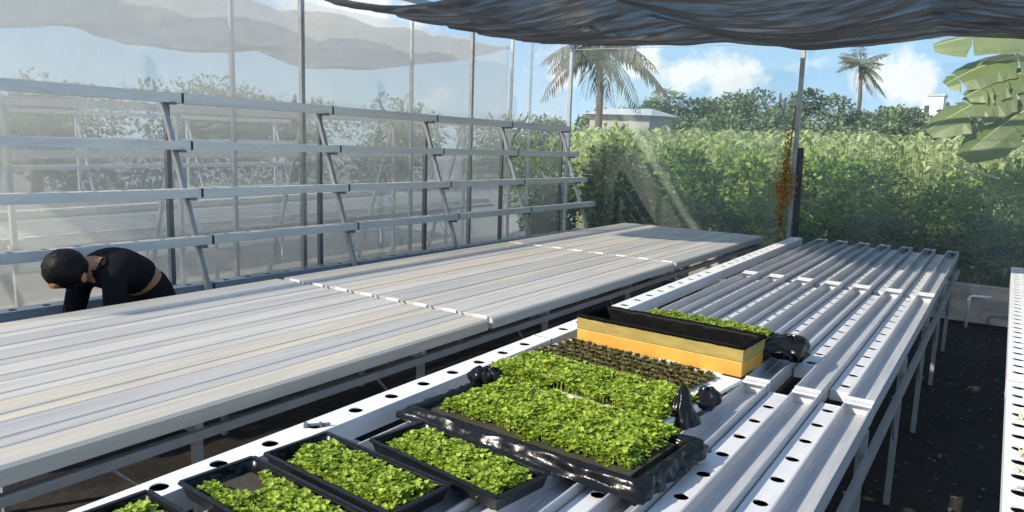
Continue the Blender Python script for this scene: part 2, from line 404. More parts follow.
# ------------------------------------------------------------------ seedling trays
def clump(b,x,y,z,s,n=7):
    for i in range(n):
        a=6.283*i/n+random.uniform(-.5,.5); el=random.uniform(.15,1.1)
        d=Vector((math.cos(a)*math.cos(el),math.sin(a)*math.cos(el),math.sin(el)))
        L=s*random.uniform(.7,1.25)
        b.leaf((x+d.x*.003,y+d.y*.003,z+random.uniform(-.5,.35)*s),d,(0,0,1),L,L*.95,bend=random.uniform(.1,.6))
def mat_of(name,label,x0,x1,y0,y1,zbase,h,sp,s,M_,holes=(),loc=(0,0,0),rz=0,edge=.012,n=7):
    b=MB(); ox,oy=(x0+x1)/2,(y0+y1)/2
    nx=int((x1-x0)/sp); ny=int((y1-y0)/sp)
    for i in range(nx+1):
        for j in range(ny+1):
            x=x0+i*sp+random.uniform(-.5,.5)*sp; y=y0+j*sp+random.uniform(-.5,.5)*sp
            if any((x-hx)**2/rx**2+(y-hy)**2/ry**2<1 for hx,hy,rx,ry in holes): continue
            e=edge*noise.noise(Vector((x*22,y*22,1.7)))
            if x<x0-e or x>x1+e or y<y0-e or y>y1+e: continue
            de=min(x-x0,x1-x,y-y0,y1-y)/.03
            zz=zbase+h*(.75+.35*noise.noise(Vector((x*16,y*16,.3))))*max(.12,min(1,.25+.75*de))
            clump(b,x,y,zz,s,n)
            # short stem down to the growing medium
            b.add([(x-.0012,y,zbase),(x+.0012,y,zbase),(x+.0012,y,zz),(x-.0012,y,zz)],[(0,1,2,3)])
    o=b.build(name,M_); o.location=loc; o.rotation_euler=(0,0,rz)
    return tag(o,label,'seedlings',kind='stuff')
def tray(label,cx,cy,rz,lx=.54,ly=.222,h=.046,t=.007):
    T=thing('nursery_tray',label,'tray',loc=(cx,cy,.752),rz=rz,group='black nursery trays')
    b=MB(); X,Y=lx/2,ly/2; i=.012
    def ring(x,y,z): return [(-x,-y,z),(x,-y,z),(x,y,z),(-x,y,z)]
    R_=[ring(X-i,Y-i,0),ring(X,Y,h),ring(X-t,Y-t,h),ring(X-i-t,Y-i-t,.006)]
    vs=[v for r in R_ for v in r]; fs=[(3,2,1,0)]
    for k in range(3):
        for q in range(4): fs.append((k*4+q,k*4+(q+1)%4,(k+1)*4+(q+1)%4,(k+1)*4+q))
    fs.append((12,13,14,15)); b.add(vs,fs); bevel(fix(b.build('tray_body',M['tray_black'],T)),.003)
    b=MB()
    for a,c in (((-X,-Y),(X,-Y)),((X,-Y),(X,Y)),((X,Y),(-X,Y)),((-X,Y),(-X,-Y))):
        b.beam((*a,h),(*c,h),.016,.008)
    bevel(b.build('rim',M['black_film'],T),.003)
    # crinkled plastic lining lying over the inner walls
    b=MB()
    def ln(u,v):
        a=u*6.2832; k=max(abs(math.cos(a)),abs(math.sin(a))); cx_,sy_=math.cos(a)/k,math.sin(a)/k
        q=.002+.005*noise.noise(Vector((cx_*4+u*9,sy_*4,v*3)))
        return ((X-t-.002-i*(1-v)-q-.002)*cx_,(Y-t-.002-i*(1-v)-q-.002)*sy_,.012+(h-.012)*v)
    b.grid(97,5,ln); b.build('lining',M['black_film'],T,smooth=True)
    b=MB(); b.box(-X+.026,X-.026,-Y+.026,Y-.026,.007,.018); b.build('growing_medium',M['media'],T)
    return T
TR=[(-1.54,.905,R(-4),'black tray of lettuce seedlings cut off by the bottom edge, nearest the camera',[]),
    (-1.50,1.20,R(-5),'black tray with a bare corner, second nearest, beside the white channel',[(-.15,-.0,.09,.055),(-.25,.09,.1,.06)]),
    (-1.47,1.455,R(-5),'black tray of bright green seedlings, third from the camera, beside the bolt',[(-.25,-.06,.05,.05),(-.24,.08,.05,.05)]),
    (-1.295,1.705,R(-8),'black tray of seedlings touching the film-lined tray, fourth from the camera',[(-.27,0,.03,.2)])]
SL=['mat of green lettuce seedlings in the tray cut off by the bottom edge','patchy mat of green lettuce seedlings in the tray with a bare corner',
    'full mat of green lettuce seedlings in the third tray from the camera','loose mat of green lettuce seedlings in the tray touching the film-lined tray']
for (cx,cy,rz,lab,hl),sl in zip(TR,SL):
    tray(lab,cx,cy,rz)
    mat_of('seedling_mat',sl,-.235,.245,-.090,.092,.016,.036,.0155,.0165,M['seed'],holes=hl,loc=(cx,cy,.752),rz=rz)

# large film-lined tray
T=thing('nursery_tray','large tray wrapped in black plastic film before the white foam tray','tray',loc=(-1.22,2.115,.752),rz=R(-4))
b=MB(); X,Y,h=.455,.205,.065
def lt(u,v):
    # closed skirt: outside foot -> rim -> inside -> floor, crinkled
    a=u*6.2832; k=max(abs(math.cos(a)),abs(math.sin(a))); cx_,sy_=math.cos(a)/k,math.sin(a)/k
    kx=min(1,1.05/ (1)); n1=noise.noise(Vector((cx_*7,sy_*5,v*4)))*.012; n2=noise.noise(Vector((cx_*22,sy_*16,v*9)))*.005
    pr=[(.035,.0),(.022,.02),(.006,.040),(-.008,.046),(-.022,.040),(-.034,.018),(-.05,.012)]
    q=v*(len(pr)-1); i=min(int(q),len(pr)-2); f=q-i
    off=pr[i][0]*(1-f)+pr[i+1][0]*f; z=pr[i][1]*(1-f)+pr[i+1][1]*f
    w=(n1+n2)*(.3+.9*(1-v))
    return ((X+off+w)*cx_,(Y+off+w)*sy_,max(.001,z+(n1*.6+n2)*(v>.1)))
b.grid(161,19,lt); b.box(-X+.04,X-.04,-Y+.04,Y-.04,.002,.012)
o=b.build('tray_body',M['black_film'],T,smooth=True)
b=MB(); b.box(-X+.055,X-.055,-Y+.055,Y-.06,.0125,.03); b.build('growing_medium',M['media'],T)
b=MB()   # crumpled film bunched at the left corner
for q in range(3):
    def cr(u,v,q=q):
        a=u*6.2832; e=(v-.5)*math.pi; r=.035*(1+.5*noise.noise(Vector((math.cos(a)*2+q*5,math.sin(a)*2,v*4))))
        return (-X-.005+q*.025+r*1.2*math.cos(e)*math.cos(a),Y-.02+q*.015+r*math.cos(e)*math.sin(a),.05+.045*math.sin(e)*(1+.3*noise.noise(Vector((a,v*5,q)))))
    b.grid(25,13,cr)
b.build('bunched_film',M['black_film'],T,smooth=True)
mat_of('seedling_mat','widest mat of bright green lettuce seedlings in the film-lined tray',-.375,.38,-.135,.225,.022,.05,.0155,.018,M['seed'],loc=(-1.22,2.115,.752),rz=R(-4),edge=.02,holes=[(-.42,-.17,.07,.06)])

# rear white seed tray with its own mat
T=thing('seed_tray','white foam seed tray full of green seedlings behind the film-lined tray','tray',loc=(-1.285,2.56,.752),rz=R(-6))
b=MB(); b.box(-.395,.40,-.16,.15,0,.036); bevel(b.build('tray_body',M['foam'],T),.008)
b=MB(); b.box(-.365,.38,-.132,.135,.0365,.043); b.build('growing_medium',M['media'],T)
mat_of('seedling_mat','mat of bright green lettuce seedlings on the white foam tray behind the film-lined tray',-.40,.385,-.172,.145,.036,.05,.0155,.018,M['seed'],loc=(-1.285,2.55,.752),rz=R(-6),edge=.015,holes=[(.02,-.17,.06,.03),(.17,-.17,.05,.03),(-.05,-.17,.03,.03)])

# upright pinch of black film and lump beside it
T=thing('plastic_bag','crumpled black plastic bag standing in a peak at the right end of the seedling trays','plastic bag',loc=(-.885,2.50,.752))
b=MB()
def pk(u,v):
    a=u*6.2832; r=(.055*(1-v)**.7+.006)*(1+.25*noise.noise(Vector((math.cos(a)*2.5,math.sin(a)*2.5,v*3)))+.12*math.sin(a*5+v*3))
    return (r*.85*math.cos(a)-.01*v,r*1.1*math.sin(a)+.01*v,.002+.135*v+.006*noise.noise(Vector((a,v*6,0))))
b.grid(41,17,pk); b.build('peak',M['black_film'],T,smooth=True)
b=MB()
def lp(u,v):
    a=u*6.2832; e=(v-.5)*math.pi; r=1+.4*noise.noise(Vector((math.cos(a)*2,math.sin(a)*2,v*3+7)))
    return (.02+.045*r*math.cos(e)*math.cos(a),.20+.06*r*math.cos(e)*math.sin(a),.042+.04*r*math.sin(e))
b.grid(33,17,lp); b.build('lump',M['black_film'],T,smooth=True)

# white foam board with dark plugs
T=thing('seed_tray','white foam board holding rows of dark brown-green plugs in front of the yellow crate','tray',loc=(-1.30,2.925,.752),rz=R(-6))
b=MB(); b.box(-.46,.43,-.24,.215,0,.018); bevel(b.build('tray_body',M['foam'],T),.006)
vars_=[]
for v in range(5):
    b=MB()
    for q in range(34):
        a=random.uniform(0,6.28); el=random.uniform(-.1,1.3); d=Vector((math.cos(a)*math.cos(el),math.sin(a)*math.cos(el),math.sin(el)))
        L=random.uniform(.012,.02); b.leaf((d.x*.008,d.y*.008,.006+d.z*.012),d,(0,0,1),L,L*.7)
    b.tube([(0,0,-.001),(0,0,.018)],[.013,.010],8)
    me=b.build('seedling_plug',M['plug']); vars_.append(me)
used=0
for i in range(17):
    for j in range(6):
        src=vars_[(i*7+j*3)%5]
        o=src if used<5 and False else src.copy()
        col.objects.link(o)
        lx_,ly_=-.385+i*.0445+random.uniform(-.004,.004),-.14+j*.054+random.uniform(-.005,.005)
        o.location=(-1.305+lx_*math.cos(R(-8))-ly_*math.sin(R(-8)),2.93+lx_*math.sin(R(-8))+ly_*math.cos(R(-8)),.771)
        o.rotation_euler=(0,0,random.uniform(0,6)); o.scale=(*[random.uniform(1.3,1.55)]*2,random.uniform(.85,1.05))
        tag(o,'small dark brown-green plug in the rows on the white foam board','seedling plug','dark plugs on the white foam board')
for o in vars_: bpy.data.objects.remove(o)

# yellow crate with black lining
cx,cy=-1.285,3.325; lx,ly=.84,.265
T=thing('crate','deep yellow-orange crate lined with black plastic, standing across the right bench','crate',loc=(cx,cy,.752),rz=R(-4))
def hollow(b,x,y,z0,z1,t):
    vs=[]
    for (dx,dy,z) in ((x,y,z0),(x,y,z1),(x-t,y-t,z1),(x-t,y-t,z0)):
        vs+=[(-dx,-dy,z),(dx,-dy,z),(dx,dy,z),(-dx,dy,z)]
    fs=[]
    for k in range(4):
        for q in range(4):
            k2=(k+1)%4; fs.append((k*4+q,k*4+(q+1)%4,k2*4+(q+1)%4,k2*4+q))
    b.add(vs,fs)
b=MB(); hollow(b,lx/2,ly/2,0,.068,.012); b.box(-lx/2+.01,lx/2-.01,-ly/2+.01,ly/2-.01,.0,.01); bevel(b.build('lower_wall',M['orange'],T),.004)
b=MB(); hollow(b,lx/2+.002,ly/2+.002,.068,.134,.012); bevel(b.build('upper_band',M['olive'],T),.003)
b=MB()
def li(u,v):
    a=u*6.2832; k=max(abs(math.cos(a)),abs(math.sin(a))); cx_,sy_=math.cos(a)/k,math.sin(a)/k
    n1=noise.noise(Vector((cx_*6+3,sy_*5,v*.8)))*.006; n2=noise.noise(Vector((cx_*30,sy_*24,v*.8)))*.004
    pr=[(.005,.125),(.006,.138),(-.003,.144),(-.014,.136),(-.020,.09),(-.026,.03),(-.05,.014)]
    q=v*(len(pr)-1); i=min(int(q),len(pr)-2); f=q-i
    off=pr[i][0]*(1-f)+pr[i+1][0]*f; z=pr[i][1]*(1-f)+pr[i+1][1]*f
    w=(n1+n2)*max(0,v-.25)*1.3
    return ((lx/2+off+w)*cx_,(ly/2+off+w)*sy_,z+n2*.8+n1*.3)
b.grid(181,25,li)
b.box(-lx/2+.045,lx/2-.045,-ly/2+.045,ly/2-.045,.0105,.014)
b.build('lining',M['liner'],T,smooth=True)
# bundle of black film at the crate's right end
T=thing('plastic_bag','black plastic bag bulging beside the right end of the yellow crate','plastic bag',loc=(-.79,3.58,.752))
b=MB()
def bg(u,v):
    a=u*6.2832; e=(v-.5)*math.pi; r=1+.28*noise.noise(Vector((math.cos(a)*2.2,math.sin(a)*2.2,v*3+3)))+.10*noise.noise(Vector((math.cos(a)*7,math.sin(a)*7,v*9)))
    return (.095*r*math.cos(e)*math.cos(a)+.015,.125*r*math.cos(e)*math.sin(a),.062+.058*r*math.sin(e))
b.grid(49,25,bg); b.build('bag_body',M['black_film'],T,smooth=True)
b=MB()
def bf(u,v):
    x=-.10+.16*u; y=-.16+.32*v
    return (x,y,.10+.02*noise.noise(Vector((x*18,y*14,2)))-.35*max(0,x-.0)-.05*abs(v-.5))
b.grid(15,25,bf); o=b.build('loose_flap',M['black_film'],T,smooth=True); so=o.modifiers.new('t','SOLIDIFY'); so.thickness=.002

# tray of moss-green seedlings behind the crate
T=thing('seed_tray','tray of yellowish green seedlings just showing behind the yellow crate','tray',loc=(-1.20,3.60,.752),rz=R(-4))
b=MB(); hollow(b,.34,.10,0,.10,.01); b.box(-.33,.33,-.09,.09,.0,.09); bevel(b.build('tray_body',M['tray_black'],T),.004)
mat_of('seedling_mat','strip of yellowish green seedlings behind the black lining of the crate',-.32,.32,-.085,.085,.092,.032,.016,.014,M['moss'],loc=(-1.20,3.60,.752),rz=R(-4))
# bolt lying on the white channel
b=MB(); b.tube([(-1.905,1.66,.757),(-1.85,1.72,.757)],.006,8); b.tube([(-1.910,1.655,.757),(-1.901,1.664,.757)],.012,6); b.tube([(-1.874,1.691,.757),(-1.868,1.698,.757)],.011,6)
tag(b.build('bolt',M['steel_dark']),'grey bolt lying on the white holed channel beside the third tray','bolt')

# ------------------------------------------------------------------ A-frame racks
FY=[1.76,3.2,4.65,6.1,7.52,8.95]
def zs(y): return -.0135*(y-3.2)
TIER=[(-5.10,1.945),(-5.00,1.61),(-4.895,1.275),(-4.785,.945)]
TN=['top','second','third','fourth']
for i,y in enumerate(FY):
    t=thing('trestle',f'grey steel A-frame leg pair of the channel rack, '+('just out of sight at the left' if i==0 else f'{ORD[i-1]} from the left'),'rack frame',loc=(-5.1,y,G),group='A-frames along the left film wall')
    dz=zs(y)
    b=MB(); b.beam((-.05,0.03,.005),(-.05,0.03,1.93-G+dz),.036,.036,up=(1,0,0)); b.build('upright',M['steel_dark'],t)
    b=MB(); ft=(.645,.03,.005); b.beam((-.045,.0,1.93-G+dz),ft,.034,.034,up=(0,1,0)); b.build('slanted_leg',M['steel'],t)
    for k,(x,z) in enumerate(TIER):
        b=MB(); b.beam((x+5.1-.07,.02,z-.04-G+dz),(x+5.1+.075,.02,z-.04-G+dz),.03,.02); b.build('bracket',M['steel_dark'],t)
ends=[.9]+[y+.10 for y in FY[1:]]
for k,(x,z) in enumerate(TIER):
    for i in range(len(ends)-1):
        y0=ends[i]-(.0 if i==0 else .0)+.004; y1=ends[i+1] if i<len(ends)-2 else ends[i+1]+[.0,.08,.18,.24][k]
        w,h=.085,.062
        if k==0: w,h=.10,.07
        lab=f'grey rack channel of the {TN[k]} tier, '+['length behind the person','between first and second A-frames','between second and third A-frames','between third and fourth A-frames','last length by the corner post'][i]
        hollow_channel(x-w/2,x+w/2,y0,y1-.004,z+h/2,h,[y0+.14+.19*q for q in range(40) if y0+.14+.19*q<y1-.1],.024,M['rail_grey'],'rack_channel',lab,f'{TN[k]} tier of rack channels',cat='channel',zf=zs,capmat=M['cap_dark'])
for i in range(len(ends)-1):
    y0=ends[i]+.004; y1=ends[i+1]-.004
    lab='dark grey base channel at the rack foot, '+['length beside the person','between first and second A-frames','between second and third A-frames','between third and fourth A-frames','last length by the corner post'][i]
    hollow_channel(-4.86,-4.75,y0,y1,.65,.075,[y0+.14+.19*q for q in range(40) if y0+.14+.19*q<y1-.1],.026,M['rail_base'],'rack_channel',lab,'base tier of rack channels',cat='channel',zf=lambda y:-.0165*(y-1.93),capmat=M['cap_dark'])
for i,y in enumerate(FY):
    b=MB(); b.box(-4.86,-4.75,y-.06,y+.06,G+.002,.65-.077-.0165*(y-1.93)-.0)
    b.v=[(x,yy,z) for x,yy,z in b.v]
    tag(b.build('support_block',M['concrete']),'concrete block carrying the base channel, '+('out of sight at the left' if i==0 else f'by the {ORD[i-1]} A-frame'),'block',group='blocks under the base channel')
    o=bpy.context.scene.objects[-1] if False else None
# ------------------------------------------------------------------ greenhouse shell
b=MB()
def lw(u,v):
    y=-1+(BACK+.95)*u; z=.02+G+3.3*v
    if u==1: y=BACK
    return (LEFT-.02+.012*noise.noise(Vector((y*1.3,z*.7,0))),min(y,BACK),z)
b.grid(70,22,lw); struct(b.build('wall_left',M['film_left'],smooth=True))
b=MB()
def bw(u,v):
    x=LEFT+9.5*u; z=.27+2.83*v
    return (x,BACK+.02+.010*noise.noise(Vector((x*1.6,z*.9,3)))+.006*math.sin(x*9+z*4)*noise.noise(Vector((x,z,1))),z)
b.grid(110,30,bw); struct(b.build('wall_back',M['film_back'],smooth=True))
b=MB(); b.box(LEFT-.12,4,BACK-.06,BACK+.06,G-.1,.27); struct(bevel(b.build('trim_1',M['concrete']),.01))
b=MB(); b.box(LEFT-.12,LEFT-.0,-1,BACK-.061,G-.1,G+.06); struct(bevel(b.build('trim_2',M['concrete']),.01))
# added slanted hazy sheets, shaped as the reflection streaks in the end film
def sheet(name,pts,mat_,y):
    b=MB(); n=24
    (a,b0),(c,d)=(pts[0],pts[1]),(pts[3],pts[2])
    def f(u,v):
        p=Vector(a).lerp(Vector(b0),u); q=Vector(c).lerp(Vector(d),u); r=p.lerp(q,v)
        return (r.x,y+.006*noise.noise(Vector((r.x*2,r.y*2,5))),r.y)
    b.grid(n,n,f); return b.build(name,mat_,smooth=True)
struct(sheet('trim_3',[(-4.98,2.95),(-2.32,2.95),(-2.32,.3),(-3.92,.3)],M['film_streak'],BACK-.03))  # added sheet for a reflection streak, no real trim
struct(sheet('trim_4',[(-4.30,1.62),(-4.08,1.62),(-3.02,.3),(-3.42,.3)],M['film_streak'],BACK-.05))  # added sheet for a reflection streak, no real trim
struct(sheet('trim_5',[(-5.05,2.85),(-4.86,2.85),(-4.02,1.66),(-4.32,1.66)],M['film_streak'],BACK-.05))  # added sheet for a reflection streak, no real trim
# posts
def post(x,y,z1,r,label,dx=0,m='steel'):
    t=thing('post',label,'post',loc=(x,y,G))
    b=MB(); b.beam((0,0,.0),(dx,0,z1-G),r*.85,r*.85,up=(0,1,0)); bevel(b.build('shaft',M[m],t),.003)
    b=MB(); b.box(-r,r,-r,r,.0,.02); b.build('foot_plate',M[m],t)
    return t
post(LEFT+.04,4.76,3.15,.05,'grey steel post in the left film wall, nearest of the three')
post(LEFT+.04,7.33,3.15,.05,'grey steel post in the left film wall between the third and fourth A-frames')
post(LEFT+.05,BACK-.10,3.12,.055,'steel corner post where the left film wall meets the end wall',m='steel_pale')
post(-2.235,BACK-.10,3.05,.06,'bare steel post standing alone in the end wall beside the rusty vine',dx=-.03)
b=MB(); b.beam((-2.165,BACK-.075,G+.43),(-2.195,BACK-.075,1.72),.07,.012,up=(0,1,0)); tag(bevel(b.build('shadow_strip',M['cap_dark']),.002),'black shadow strip running down the right side of the end wall post','strip')  # dark beam added where only the shadow beside the post lies
b=MB(); b.box(LEFT,4,BACK-.03,BACK+.03,3.08,3.14); struct(b.build('trim_6',M['steel']))
b=MB(); b.box(LEFT-.05,LEFT+.01,-1,BACK,3.12,3.17); struct(b.build('trim_7',M['steel']))
# white pipe by the curb
t=thing('water_pipe','white pipe bent over at the top beside the low concrete curb','pipe',loc=(-.24,9.4,G))
b=MB(); b.tube([(0,0,.0),(0,0,.32),(.012,0,.345),(.035,0,.355),(.2,0,.36)],.014,10); b.build('pipe_body',M['pvc_white'],t,smooth=True)
b=MB(); b.tube([(0,0,.29),(0,0,.325)],.019,10); b.build('elbow',M['pvc_white'],t,smooth=True)

# shade net over the benches
b=MB()
XN0,XN1=-5.15,3.6
def net(u,v):
    x=XN0+(XN1-XN0)*u
    yn=4.5+.38*(x-XN0)-1.1*(x>-3.6)*min(1,(x+3.6))                      # near border: only what the picture can show
    yf=8.95+.62*max(0,min(1,(x+5.15)/3.2))+.05*math.sin(x*1.7)
    y=yn+(yf-yn)*v
    z=2.965-.10*max(0,min(1,(-3.6-x)/1.2))*max(0,min(1,(8.9-y)/1.6))
    fade=.38+.62*min(1,max(0,(yf-y)/2.2))
    for wa,wb,am in ((-5.15,-3.1,.10),(-3.1,-.75,.20),(-.75,1.7,.19),(1.7,3.7,.18)):
        if wa<=x<wb: z-=am*fade*math.sin(math.pi*(x-wa)/(wb-wa))**1.0*(1+.1*math.sin(y*1.3+wa))
    wr=noise.noise(Vector((x*1.1+y*.3,y*4.2-x*1.0,0)))*.05+noise.noise(Vector((x*1.6,y*11-x*2.5,4)))*.03
    z+=wr*(1-.75*(v>.98))
    z-=.012*math.sin(x*.8+2)*v
    return (x,y,z)
b.grid(240,170,net); o=b.build('shade_net',M['net'],smooth=True)
tag(o,'black shade net sagging in folds overhead across the top of the picture','shade net')
b=MB(); b.tube([(LEFT,BACK-.15,2.99),(-2.3,BACK-.15,2.96),(3.6,BACK-.15,2.93)],.004,6); tag(b.build('support_wire',M['steel']),'thin wire along the far edge of the black shade net','wire')

# ------------------------------------------------------------------ neighbouring film house to the left
NX=-6.3
b=MB()
def nf(u,v):
    y=-1+11.0*u; z=G+3.2*v
    return (NX+.012*noise.noise(Vector((y*1.1,z*.6,9))),min(y,9.35),z)
b.grid(60,16,nf); struct(b.build('wall_neighbour',M['film_far'],smooth=True))
for i,(y,h) in enumerate([(4.6,3.2),(7.15,3.2),(9.35,3.2),(2.1,3.2)]):
    t=post(NX+.06,y,h,.045,['pale post of the neighbouring film house, beside the first A-frame','pale post of the neighbouring film house, beside the third A-frame','pale post at the far corner of the neighbouring film house','pale post of the neighbouring film house behind the person'][i],m='steel_pale')
for i,y in enumerate((8.75,)):
    b=MB(); b.box(LEFT-.035,LEFT-.03,y-.03,y+.03,G+.1,3.05); struct(b.build('trim_%d'%(8+i),M['tape']))
def nrack(x0,ys,label,side):
    t=thing('channel_rack',label,'rack',loc=(x0,ys[0],G))
    for y in ys:
        b=MB(); b.beam((0,y-ys[0],0),(0,y-ys[0],2.05),.04,.04,up=(1,0,0)); b.build('upright',M['steel_pale'],t)
        b=MB(); b.beam((0,y-ys[0],2.05),(side*.7,y-ys[0],0),.035,.035,up=(0,1,0)); b.build('slanted_leg',M['steel_pale'],t)
    for k in range(5):
        b=MB(); f=k/4*.85; b.box(side*.7*f-.05,side*.7*f+.05,-.6,ys[-1]-ys[0]+.4,2.05*(1-f)-.03,2.05*(1-f)+.04); b.build('channel',M['pvc_white'],t)
nrack(-6.75,[1.5,2.85,4.35,5.9,7.4,8.9],'pale channel rack seen through the film of the left wall',-1)
nrack(-12.9,[2.5,4.5,6.5,8.5,10.5],'faint far channel rack at the back of the neighbouring film house',1)
for q,(xa,nch) in enumerate([(-8.3,7),(-10.9,8)]):
    for k in range(nch):
        x=xa+k*.2+(.0 if q else -.2)
        b=MB(); b.holed(x-.055,x+.055,.5,10.3,[.7+.3*i for i in range(31)],.03,.72); b.box(x-.055,x+.055,.5,10.3,.64,.70)
        tag(b.build('growing_channel',M['pvc_white']),f'white channel on the {"nearer" if q==0 else "farther"} bench of the neighbouring house, {ORD[k]} from the left','channel',group='channels in the neighbouring house')
    frame(f'steel frame of the {"nearer" if q==0 else "farther"} bench in the neighbouring house',xa-.2,xa+(nch-1)*.2,[1,3,5,7,9],lambda y:.72,.5,10.2,.10,M['steel_pale'])
for i,(x,y) in enumerate([(-10.3,5.6),(-9.9,6.25)]):
    b=MB()
    for q in range(60):
        d=Vector((random.gauss(0,1),random.gauss(0,1),random.uniform(0,1.6))).normalized(); b.leaf(d*.03,d,(0,0,1),.15,.07)
    o=b.build('young_plant',M['bush_lime']); o.location=(x,y,.72); tag(o,['small green plant in the neighbouring house, left of the pair','small green plant in the neighbouring house, right of the pair'][i],'plant',group='young plants next door')
b=MB()
def nn(u,v):
    x=-10.6+4.1*v; y=.5+9.2*u
    return (x,y,3.02-.12*math.sin(math.pi*v)+.09*noise.noise(Vector((x*.8,y*1.4,2)))+.04*noise.noise(Vector((x*2,y*4,7)))-.2*(1-v)*abs(math.sin(y*1.2))**2)
b.grid(90,40,nn); tag(b.build('shade_net',M['net_far'],smooth=True),'grey shade net of the neighbouring house seen through the left film','shade net')

# ------------------------------------------------------------------ vegetation
def bush(name,label,cat,c,r,n,L,m,group=None,trunk=True,flat=.9,seed=0,W=.55):
    rnd=random.Random(seed); t=thing(name,label,cat,loc=c,group=group); b=MB()
    for i in range(n):
        d=Vector((rnd.gauss(0,1),rnd.gauss(0,1),rnd.gauss(0,1))).normalized()
        rr=(.72+.38*noise.noise(d*2.1+Vector((seed*3.1,0,0)))+.14*noise.noise(d*6+Vector((0,seed,0))))*(rnd.random()**.22)
        p=Vector((d.x*r[0]*rr,d.y*r[1]*rr,r[2]*(1+ (d.z*rr if d.z>0 else d.z*rr*flat))))
        if p.z<.02: continue
        nn_=(d*.6+Vector((rnd.gauss(0,.5),rnd.gauss(0,.5),.7))).normalized()
        dd=(d+Vector((rnd.gauss(0,.6),rnd.gauss(0,.6),rnd.gauss(-.15,.5)))).normalized()
        l=L*rnd.uniform(.6,1.3); b.leaf(p,dd,nn_,l,l*W,bend=rnd.uniform(0,.6))
    b.build('foliage',m,t)
    if trunk:
        s=MB(); rr=max(.012,min(r[0],r[1])*.05)
        for q in range(3):
            a=rnd.uniform(0,6.28); s.tube([(0,0,0),(math.cos(a)*r[0]*.2,math.sin(a)*r[1]*.2,r[2]*.6),(math.cos(a)*r[0]*.45,math.sin(a)*r[1]*.45,r[2]*1.25)],[rr,rr*.7,rr*.3],6)
        s.build('stem',M['bark'],t)
    return t
BG='shrubs beyond the end film wall'
g=G
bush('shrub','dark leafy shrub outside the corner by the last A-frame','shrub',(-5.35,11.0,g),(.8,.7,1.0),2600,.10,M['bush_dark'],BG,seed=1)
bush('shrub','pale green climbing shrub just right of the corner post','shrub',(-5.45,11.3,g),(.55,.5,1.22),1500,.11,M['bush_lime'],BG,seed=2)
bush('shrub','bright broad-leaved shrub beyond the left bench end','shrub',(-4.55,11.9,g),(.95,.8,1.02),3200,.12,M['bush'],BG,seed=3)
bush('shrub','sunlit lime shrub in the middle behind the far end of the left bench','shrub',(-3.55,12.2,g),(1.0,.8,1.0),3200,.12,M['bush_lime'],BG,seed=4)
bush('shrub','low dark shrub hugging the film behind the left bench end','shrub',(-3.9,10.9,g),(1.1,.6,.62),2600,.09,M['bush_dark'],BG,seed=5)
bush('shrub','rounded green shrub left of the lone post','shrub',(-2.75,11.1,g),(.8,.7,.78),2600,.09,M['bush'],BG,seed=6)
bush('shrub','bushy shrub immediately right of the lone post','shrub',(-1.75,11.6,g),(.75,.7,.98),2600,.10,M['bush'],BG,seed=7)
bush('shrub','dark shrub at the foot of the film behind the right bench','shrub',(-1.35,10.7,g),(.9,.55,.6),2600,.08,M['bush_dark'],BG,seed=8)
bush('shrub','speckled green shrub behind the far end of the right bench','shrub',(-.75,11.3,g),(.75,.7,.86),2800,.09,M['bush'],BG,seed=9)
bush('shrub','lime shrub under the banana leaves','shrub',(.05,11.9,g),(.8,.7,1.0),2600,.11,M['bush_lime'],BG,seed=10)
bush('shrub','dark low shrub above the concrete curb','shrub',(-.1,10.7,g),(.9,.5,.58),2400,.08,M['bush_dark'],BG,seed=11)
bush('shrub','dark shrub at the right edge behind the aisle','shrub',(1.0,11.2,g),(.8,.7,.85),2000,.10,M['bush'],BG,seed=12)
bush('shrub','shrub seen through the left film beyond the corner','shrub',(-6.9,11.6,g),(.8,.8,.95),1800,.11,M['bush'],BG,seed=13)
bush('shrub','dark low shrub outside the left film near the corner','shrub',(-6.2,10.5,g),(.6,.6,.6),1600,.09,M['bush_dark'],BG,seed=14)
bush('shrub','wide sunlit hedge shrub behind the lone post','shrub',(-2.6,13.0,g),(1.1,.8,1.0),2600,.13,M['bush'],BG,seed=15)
# maize field
b=MB(); rnd=random.Random(3)
for i in range(1500):
    y=13.8+rnd.random()**1.5*19; x=-.5*y+rnd.random()*(.62*y)-1
    if x<-.52*y-1: continue
    H=rnd.uniform(1.9,2.3)+ .012*(y-13)
    b.tube([(x,y,g),(x,y,g+H*.9)],[.014,.006],4,cap=False)
    for k in range(7):
        a=rnd.uniform(0,6.28); z=g+H*(.3+.6*k/6); L=rnd.uniform(.4,.65)
        pr=None
        pts=[]
        for q in range(4):
            f=q/3; pts.append(Vector((x+math.cos(a)*L*f*.8,y+math.sin(a)*L*f*.8,z+L*(.75*f-.75*f*f*rnd.uniform(.7,1.1)))))
        side=Vector((-math.sin(a),math.cos(a),0)); ws=[.025,.04,.028,.002]
        vs=[]
        for p,w in zip(pts,ws): vs+=[p-side*w,p+side*w]
        b.add(vs,[(0,1,3,2),(2,3,5,4),(4,5,7,6)])
tag(b.build('maize_field',M['corn']),'pale green maize field stretching behind the shrubs','maize',kind='stuff')

